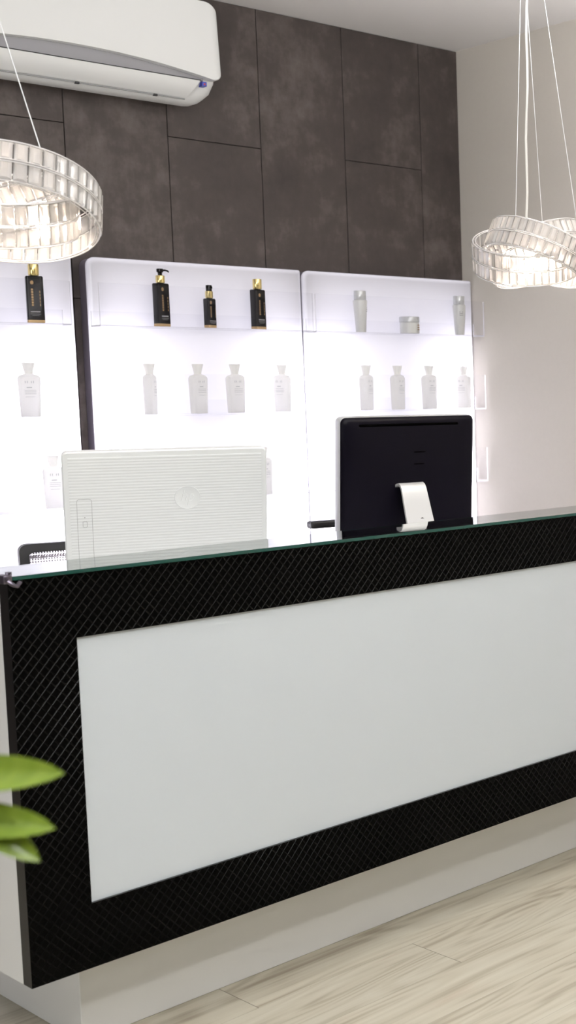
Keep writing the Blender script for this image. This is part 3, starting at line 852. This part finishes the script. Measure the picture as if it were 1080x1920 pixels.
# ------------------------------------------------------------------ crystal ring pendants
CAM = Vector((0, 0, CAMZ))
def crystal_mesh(w, h, dth):
    bm = BM(); rings = []
    for y, ix, iz in ((dth/2, .0045, .003), (dth/2 - .002, 0, 0), (-dth/2 + .0045, 0, 0), (-dth/2, .0062, .0035)):
        rings.append([(-w/2 + ix, y, -h/2 + iz), (w/2 - ix, y, -h/2 + iz), (w/2 - ix, y, h/2 - iz), (-w/2 + ix, y, h/2 - iz)])
    loft(bm, rings)
    bmesh.ops.recalc_face_normals(bm, faces=bm.faces)
    me = bpy.data.meshes.new('crystal'); bm.to_mesh(me); bm.free(); me.materials.append(M['crystal'])
    return me
def pendant(label, c, az_view, R, rings, wires, canopy_xy, cord):
    c = Vector(c)
    t = thing('crystal_pendant', label, 'pendant lamp', c, 0, 'crystal ring pendant lamps over the desk')
    front = Vector((-math.sin(az_view), -math.cos(az_view), 0)); right = Vector((math.cos(az_view), -math.sin(az_view), 0))
    H = .088; rowh = .0405; N = 42; cw = 2*PI*R/N*.93
    cme = crystal_mesh(cw, rowh, .009)
    mats = {}
    allc = []
    R0 = R
    for th, R, tilt, (ol, od, oz) in rings:
        th = math.radians(th); tilt = math.radians(tilt)
        low = front*math.cos(th) + right*math.sin(th)
        offv = right*ol - front*od + Vector((0, 0, oz))
        axis = Vector((0, 0, 1)).cross(low); Rm = Matrix.Rotation(tilt, 3, axis)
        M4 = Matrix.Translation(offv) @ Rm.to_4x4()
        bm = BM()
        for z, rr, wr in ((H/2 + .001, R, .0016), (.0025, R + .003, .0012), (-.0025, R + .003, .0012), (-H/2 - .001, R, .0016), (H/2 + .001, R - .008, .0012), (-H/2 - .001, R - .008, .0012)):
            tube(bm, [(rr*math.cos(2*PI*i/72), rr*math.sin(2*PI*i/72), z) for i in range(72)], wr, 6, closed=True)
        for i in range(12):
            aa = 2*PI*i/12
            tube(bm, [((R - .008)*math.cos(aa), (R - .008)*math.sin(aa), -H/2), ((R - .008)*math.cos(aa), (R - .008)*math.sin(aa), H/2)], .001, 5)
        ring = obj('crystal_ring', bm, M['rim'], t); ring.matrix_local = M4; mats[ring] = M4.copy(); sx = R/R0
        for row in (-1, 1):
            for i in range(N):
                aa = 2*PI*(i + .5)/N
                # crystals face outwards: local -y is outward
                Lm = Matrix.Rotation(aa + PI/2, 4, 'Z') @ Matrix.Diagonal((sx, 1, 1, 1)); Lm.translation = Vector(((R)*math.cos(aa), (R)*math.sin(aa), row*(rowh/2 + .0022)))
                Wp = c + M4 @ Lm.translation
                v = Wp - CAM
                px = 1440 + 2479.7*math.tan(math.atan2(v.x, v.y) - math.radians(47.508))
                facing = ((M4.to_3x3() @ Vector((math.cos(aa), math.sin(aa), 0))).dot(-v.normalized()))
                inview = -8 < px < 1092
                allc.append(((0 if inview else 1), v.length - .15*(facing > .15), ring, Lm))
    allc.sort(key=lambda q: (q[0], q[1]))
    for q in allc[:100]:
        o = bpy.data.objects.new('crystal', cme); COL.objects.link(o); o.parent = q[2]; o.matrix_local = q[3]
    bm = BM()
    for q in allc[100:]:
        b2 = BM(); b2.from_mesh(cme); bmesh.ops.transform(b2, verts=b2.verts, matrix=mats[q[2]] @ q[3])
        mm = bpy.data.meshes.new('tmp'); b2.to_mesh(mm); b2.free(); bm.from_mesh(mm); bpy.data.meshes.remove(mm)
    me = bpy.data.meshes.new('crystals'); bm.to_mesh(me); bm.free(); me.materials.append(M['crystal'])
    o = bpy.data.objects.new('crystals', me); COL.objects.link(o); o.parent = t; o['kind'] = 'stuff'
    R = R0
    # centre cross with bulbs
    bm = BM()
    for k in range(3):
        a = 2*PI*k/3 + .4 + az_view
        tube(bm, [(0, 0, .0), (R*.93*math.cos(a), R*.93*math.sin(a), .0)], .003, 8)
    lathe(bm, [(.02, -.012), (.024, -.008), (.024, .012), (.012, .018)], 20)
    obj('lamp_bracket', bm, M['chrome'], t)
    for k in range(5):
        a = 2*PI*k/5 + .2; r = R*.52
        bx, by = r*math.cos(a), r*math.sin(a)
        bm = BM(); lathe(bm, [(.009, -.004), (.009, .012)], 14, bx, by); tube(bm, [(0, 0, 0), (bx, by, 0)], .0025, 6); so = obj('bulb_socket', bm, M['chrome'], t)
        bm = BM(); lathe(bm, [(.003, -.046), (.0065, -.043), (.0078, -.036), (.0078, -.006), (.006, -.0042)], 14, bx, by); obj('bulb', bm, M['bulb'], t)
    # canopy, wires, cord
    cz = CEIL - c.z
    bm = BM(); lathe(bm, [(.075, cz - .026), (.08, cz - .022), (.08, cz - .0005), (.078, cz)], 36, canopy_xy[0] - c.x, canopy_xy[1] - c.y); obj('ceiling_canopy', bm, M['chrome'], t)
    for p, q in wires:
        bm = BM(); tube(bm, [Vector(p) - c, Vector(q) - c], .0011, 6); obj('suspension_wire', bm, M['silver'], t)
    if cord:
        bm = BM(); tube(bm, [Vector(p) - c for p in cord], .0034, 8); obj('power_cord', bm, M['cap_white'], t)
    return t

#PENDANTS
LC = Vector((1.012, 3.125, 1.870)); RC = Vector((2.535, 3.280, 1.885))
azl, azr = math.atan2(LC.x, LC.y), math.atan2(RC.x, RC.y)
rl = Vector((math.cos(azl), -math.sin(azl), 0)); rr_ = Vector((math.cos(azr), -math.sin(azr), 0))
LR = [(168, .182, 22, (.004, 0, .004)), (0, .160, 19, (-.018, 0, -.008)), (-65, .145, 21, (-.01, .01, -.006))]
RR = [(0, .157, 23, (-.025, 0, -.006)), (120, .155, 22, (.012, -.022, 0)), (240, .155, 22, (.012, .022, 0))]
def rim_point(c, az, ring, lat):
    """point on the front half of a ring's top rim at lateral offset lat from the lamp centre"""
    th, R, tilt, (ol, od, oz) = ring
    front = Vector((-math.sin(az), -math.cos(az), 0)); right = Vector((math.cos(az), -math.sin(az), 0))
    low = front*math.cos(math.radians(th)) + right*math.sin(math.radians(th))
    Rm = Matrix.Rotation(math.radians(tilt), 3, Vector((0, 0, 1)).cross(low)); offv = right*ol - front*od + Vector((0, 0, oz))
    best = None
    for i in range(720):
        a = 2*PI*i/720; p = offv + Rm @ Vector((R*math.cos(a), R*math.sin(a), .045))
        if p.dot(front) < 0: continue
        e = abs(p.dot(right) - lat)
        if best is None or e < best[0]: best = (e, p)
    return c + best[1]
def top(c, rv, off, dy=0.0): return Vector((c.x + rv.x*off, c.y + rv.y*off + dy, CEIL - .02))
lcan = LC - rl*.10; rcan = RC
pendant('crystal ring pendant at the left, cut by the picture edge, hanging beneath the air conditioner', LC, azl, .16, LR,
        [(rim_point(LC, azl, LR[0], .074), top(LC, rl, -.142)), (rim_point(LC, azl, LR[0], -.020), top(LC, rl, -.054)), (rim_point(LC, azl, LR[0], -.13), top(LC, rl, -.10, -.04))],
        (lcan.x, lcan.y), None)
cb = rim_point(RC, azr, RR[1], -.021); ct = top(RC, rr_, .002)
pendant('crystal ring pendant at the right, of interlaced rings, hanging in front of the grey wall', RC, azr, .155, RR,
        [(rim_point(RC, azr, RR[1], -.052), top(RC, rr_, -.012)), (rim_point(RC, azr, RR[2], .128), top(RC, rr_, .012)), (RC + rr_*.02 + Vector((.09, .10, .03)), top(RC, rr_, .0, .03))],
        (rcan.x, rcan.y), [cb.lerp(ct, k/12) + rr_*.0022*math.sin(k*1.5)*(k not in (0, 12)) for k in range(13)])

# ------------------------------------------------------------------ potted plant in front, at the left
PC = Vector((.300, 1.400, 0))
plant = thing('potted_plant', 'green long-leaved plant in front of the desk, leaf tips reaching in at the left edge', 'plant', PC, 0)
bm = BM(); lathe(bm, [(.10, 0), (.105, .004), (.135, .26), (.14, .27), (.14, .285), (.128, .285), (.124, .25), (.0001, .25)], 40); obj('pot', bm, M['pot'], plant)
bm = BM(); lathe(bm, [(.122, .245), (.118, .258), (.06, .262), (.001, .264)], 32); obj('soil', bm, M['soil'], plant)
ZR = 1.085
bm = BM(); tube(bm, [(0, 0, .25), (.006, -.004, .5), (-.004, .004, .8), (0, 0, ZR + .02)], [.016, .014, .012, .009], 10); obj('cane', bm, M['cane'], plant)
def leaf(base, tip, width, droop, roll, name='leaf'):
    """lance-shaped folded leaf from base to tip (local coords)"""
    base, tip = Vector(base), Vector(tip); n = 18; bm = BM()
    ax = (tip - base); L = ax.length; axn = ax.normalized()
    side = axn.cross(Vector((0, 0, 1))); side.normalize(); up = side.cross(axn); up.normalize()
    Rr = Matrix.Rotation(roll, 3, axn); side = Rr @ side; up = Rr @ up
    T = []; Bt = []
    for i in range(n + 1):
        u = i/n
        w = width*.5*max(.02, math.sin(PI*(.06 + .94*u)**1.35))**.62 if u < 1 else .0006
        p = base + ax*u + Vector((0, 0, 1))*droop*math.sin(PI*u)
        fold = .42
        row = [p - side*w + up*w*fold, p - side*w*.5 + up*w*fold*.42, p, p + side*w*.5 + up*w*fold*.42, p + side*w + up*w*fold]
        T.append([bm.verts.new(q) for q in row]); Bt.append([bm.verts.new(q - up*.0012) for q in row])
    for i in range(n):
        for k in range(4):
            bm.faces.new((T[i][k], T[i+1][k], T[i+1][k+1], T[i][k+1])); bm.faces.new((Bt[i][k], Bt[i][k+1], Bt[i+1][k+1], Bt[i+1][k]))
        bm.faces.new((T[i][0], Bt[i][0], Bt[i+1][0], T[i+1][0])); bm.faces.new((T[i][4], T[i+1][4], Bt[i+1][4], Bt[i][4]))
    bm.faces.new(T[0] + Bt[0][::-1]); bm.faces.new(T[n][::-1] + Bt[n])
    return obj(name, bm, M['leaf'], plant, ang=80)
def loc_(p): return Vector(p) - PC
leaf((.006, -.004, ZR + .036), loc_((.432, 1.2641, 1.133)), .037, .003, 1.0)
leaf((.006, -.004, ZR + .004), loc_((.4228, 1.2672, 1.0835)), .036, .004, .9)
leaf((.005, -.003, ZR + .080), loc_((.4114, 1.2754, 1.0537)), .036, .002, 1.0)
for k in range(11):
    a = math.radians(60 + 205*k/10); Ls = .16 + .03*random.random(); e = (.1, .5, .9)[k % 3]
    leaf((.006*math.cos(a), .006*math.sin(a), ZR + .01*(k % 3)), (Ls*math.cos(a)*math.cos(e), Ls*math.sin(a)*math.cos(e), ZR + .02 + Ls*math.sin(e)*.9), .034, .012, 0)

# ------------------------------------------------------------------ lights
def area(name, loc, size, energy, color, target=None, size_y=None):
    L = bpy.data.lights.new(name, 'AREA'); L.energy = energy; L.color = color
    L.shape = 'RECTANGLE' if size_y else 'SQUARE'; L.size = size
    if size_y: L.size_y = size_y
    o = bpy.data.objects.new(name, L); COL.objects.link(o); o.location = loc
    if target:
        dvec = Vector(target) - Vector(loc); o.rotation_euler = dvec.to_track_quat('-Z', 'Y').to_euler()
    return o
WARM = (1.0, 1.0, 1.0)
area('ceiling_downlight', (-.3, -.1, CEIL - .02), .26, 26, WARM)
area('ceiling_downlight', (1.7, .0, CEIL - .02), .26, 25, WARM)
area('ceiling_downlight', (.2, -2.0, CEIL - .02), .26, 34, WARM)
# long fills aimed upward, added to brighten the ceiling; no fixtures there
area('added_ceiling_fill', (.4, .6, 2.55), 3.2, 95, WARM, target=(.4, .6, 4), size_y=.12)
area('added_ceiling_fill', (2.3, 2.3, 2.30), 1.8, 78, WARM, target=(2.3, 2.3, 4), size_y=.12)
wf_ = area('added_wall_fill', (-.4, 1.0, 2.35), .9, 3.2, WARM, target=(2.0, 4.95, 2.75), size_y=.2); wf_.data.spread = math.radians(62)  # added fill to lift the upper back wall and air conditioner
# fill from the left added to brighten the right wall, no real window
area('added_side_fill', (X0 + .05, 2.8, 1.20), 1.8, 46, (.98, .99, 1.0), target=(3.4, 3.5, 1.15), size_y=1.3)

w = bpy.data.worlds.new('world'); SC.world = w; w.use_nodes = True
w.node_tree.nodes['Background'].inputs[0].default_value = (1, 1, 1, 1); w.node_tree.nodes['Background'].inputs[1].default_value = .05

# ------------------------------------------------------------------ camera
yaw, pit, rol = math.radians(47.50823518), math.radians(5.44804479), math.radians(.36044449)
f = Vector((math.sin(yaw)*math.cos(pit), math.cos(yaw)*math.cos(pit), -math.sin(pit)))
r = Vector((math.cos(yaw), -math.sin(yaw), 0)); dn = f.cross(r)
r2 = r*math.cos(rol) + dn*math.sin(rol); d2 = -r*math.sin(rol) + dn*math.cos(rol)
cam = bpy.data.cameras.new('camera'); co = bpy.data.objects.new('camera', cam); COL.objects.link(co)
Mx = Matrix(((r2.x, -d2.x, -f.x, 0), (r2.y, -d2.y, -f.y, 0), (r2.z, -d2.z, -f.z, CAMZ), (0, 0, 0, 1)))
co.matrix_world = Mx
cam.sensor_fit = 'VERTICAL'; cam.sensor_height = 24; cam.sensor_width = 24
cam.lens = 24*2479.7274/1920
cam.shift_x = (540 - 1440)/1920; cam.shift_y = 0
cam.clip_start = .05; cam.clip_end = 60
cam.dof.use_dof = True; cam.dof.focus_distance = 3.7; cam.dof.aperture_fstop = cam.lens/1000/.0090
SC.camera = co

SC.view_settings.view_transform = 'Standard'; SC.view_settings.look = 'None'
SC.view_settings.exposure = 0; SC.view_settings.gamma = 1; SC.view_settings.use_curve_mapping = False
SC.cycles.use_denoising = True
SC.cycles.max_bounces = 10; SC.cycles.diffuse_bounces = 5; SC.cycles.glossy_bounces = 4; SC.cycles.transmission_bounces = 8; SC.cycles.transparent_max_bounces = 24
SC.cycles.sample_clamp_indirect = 6
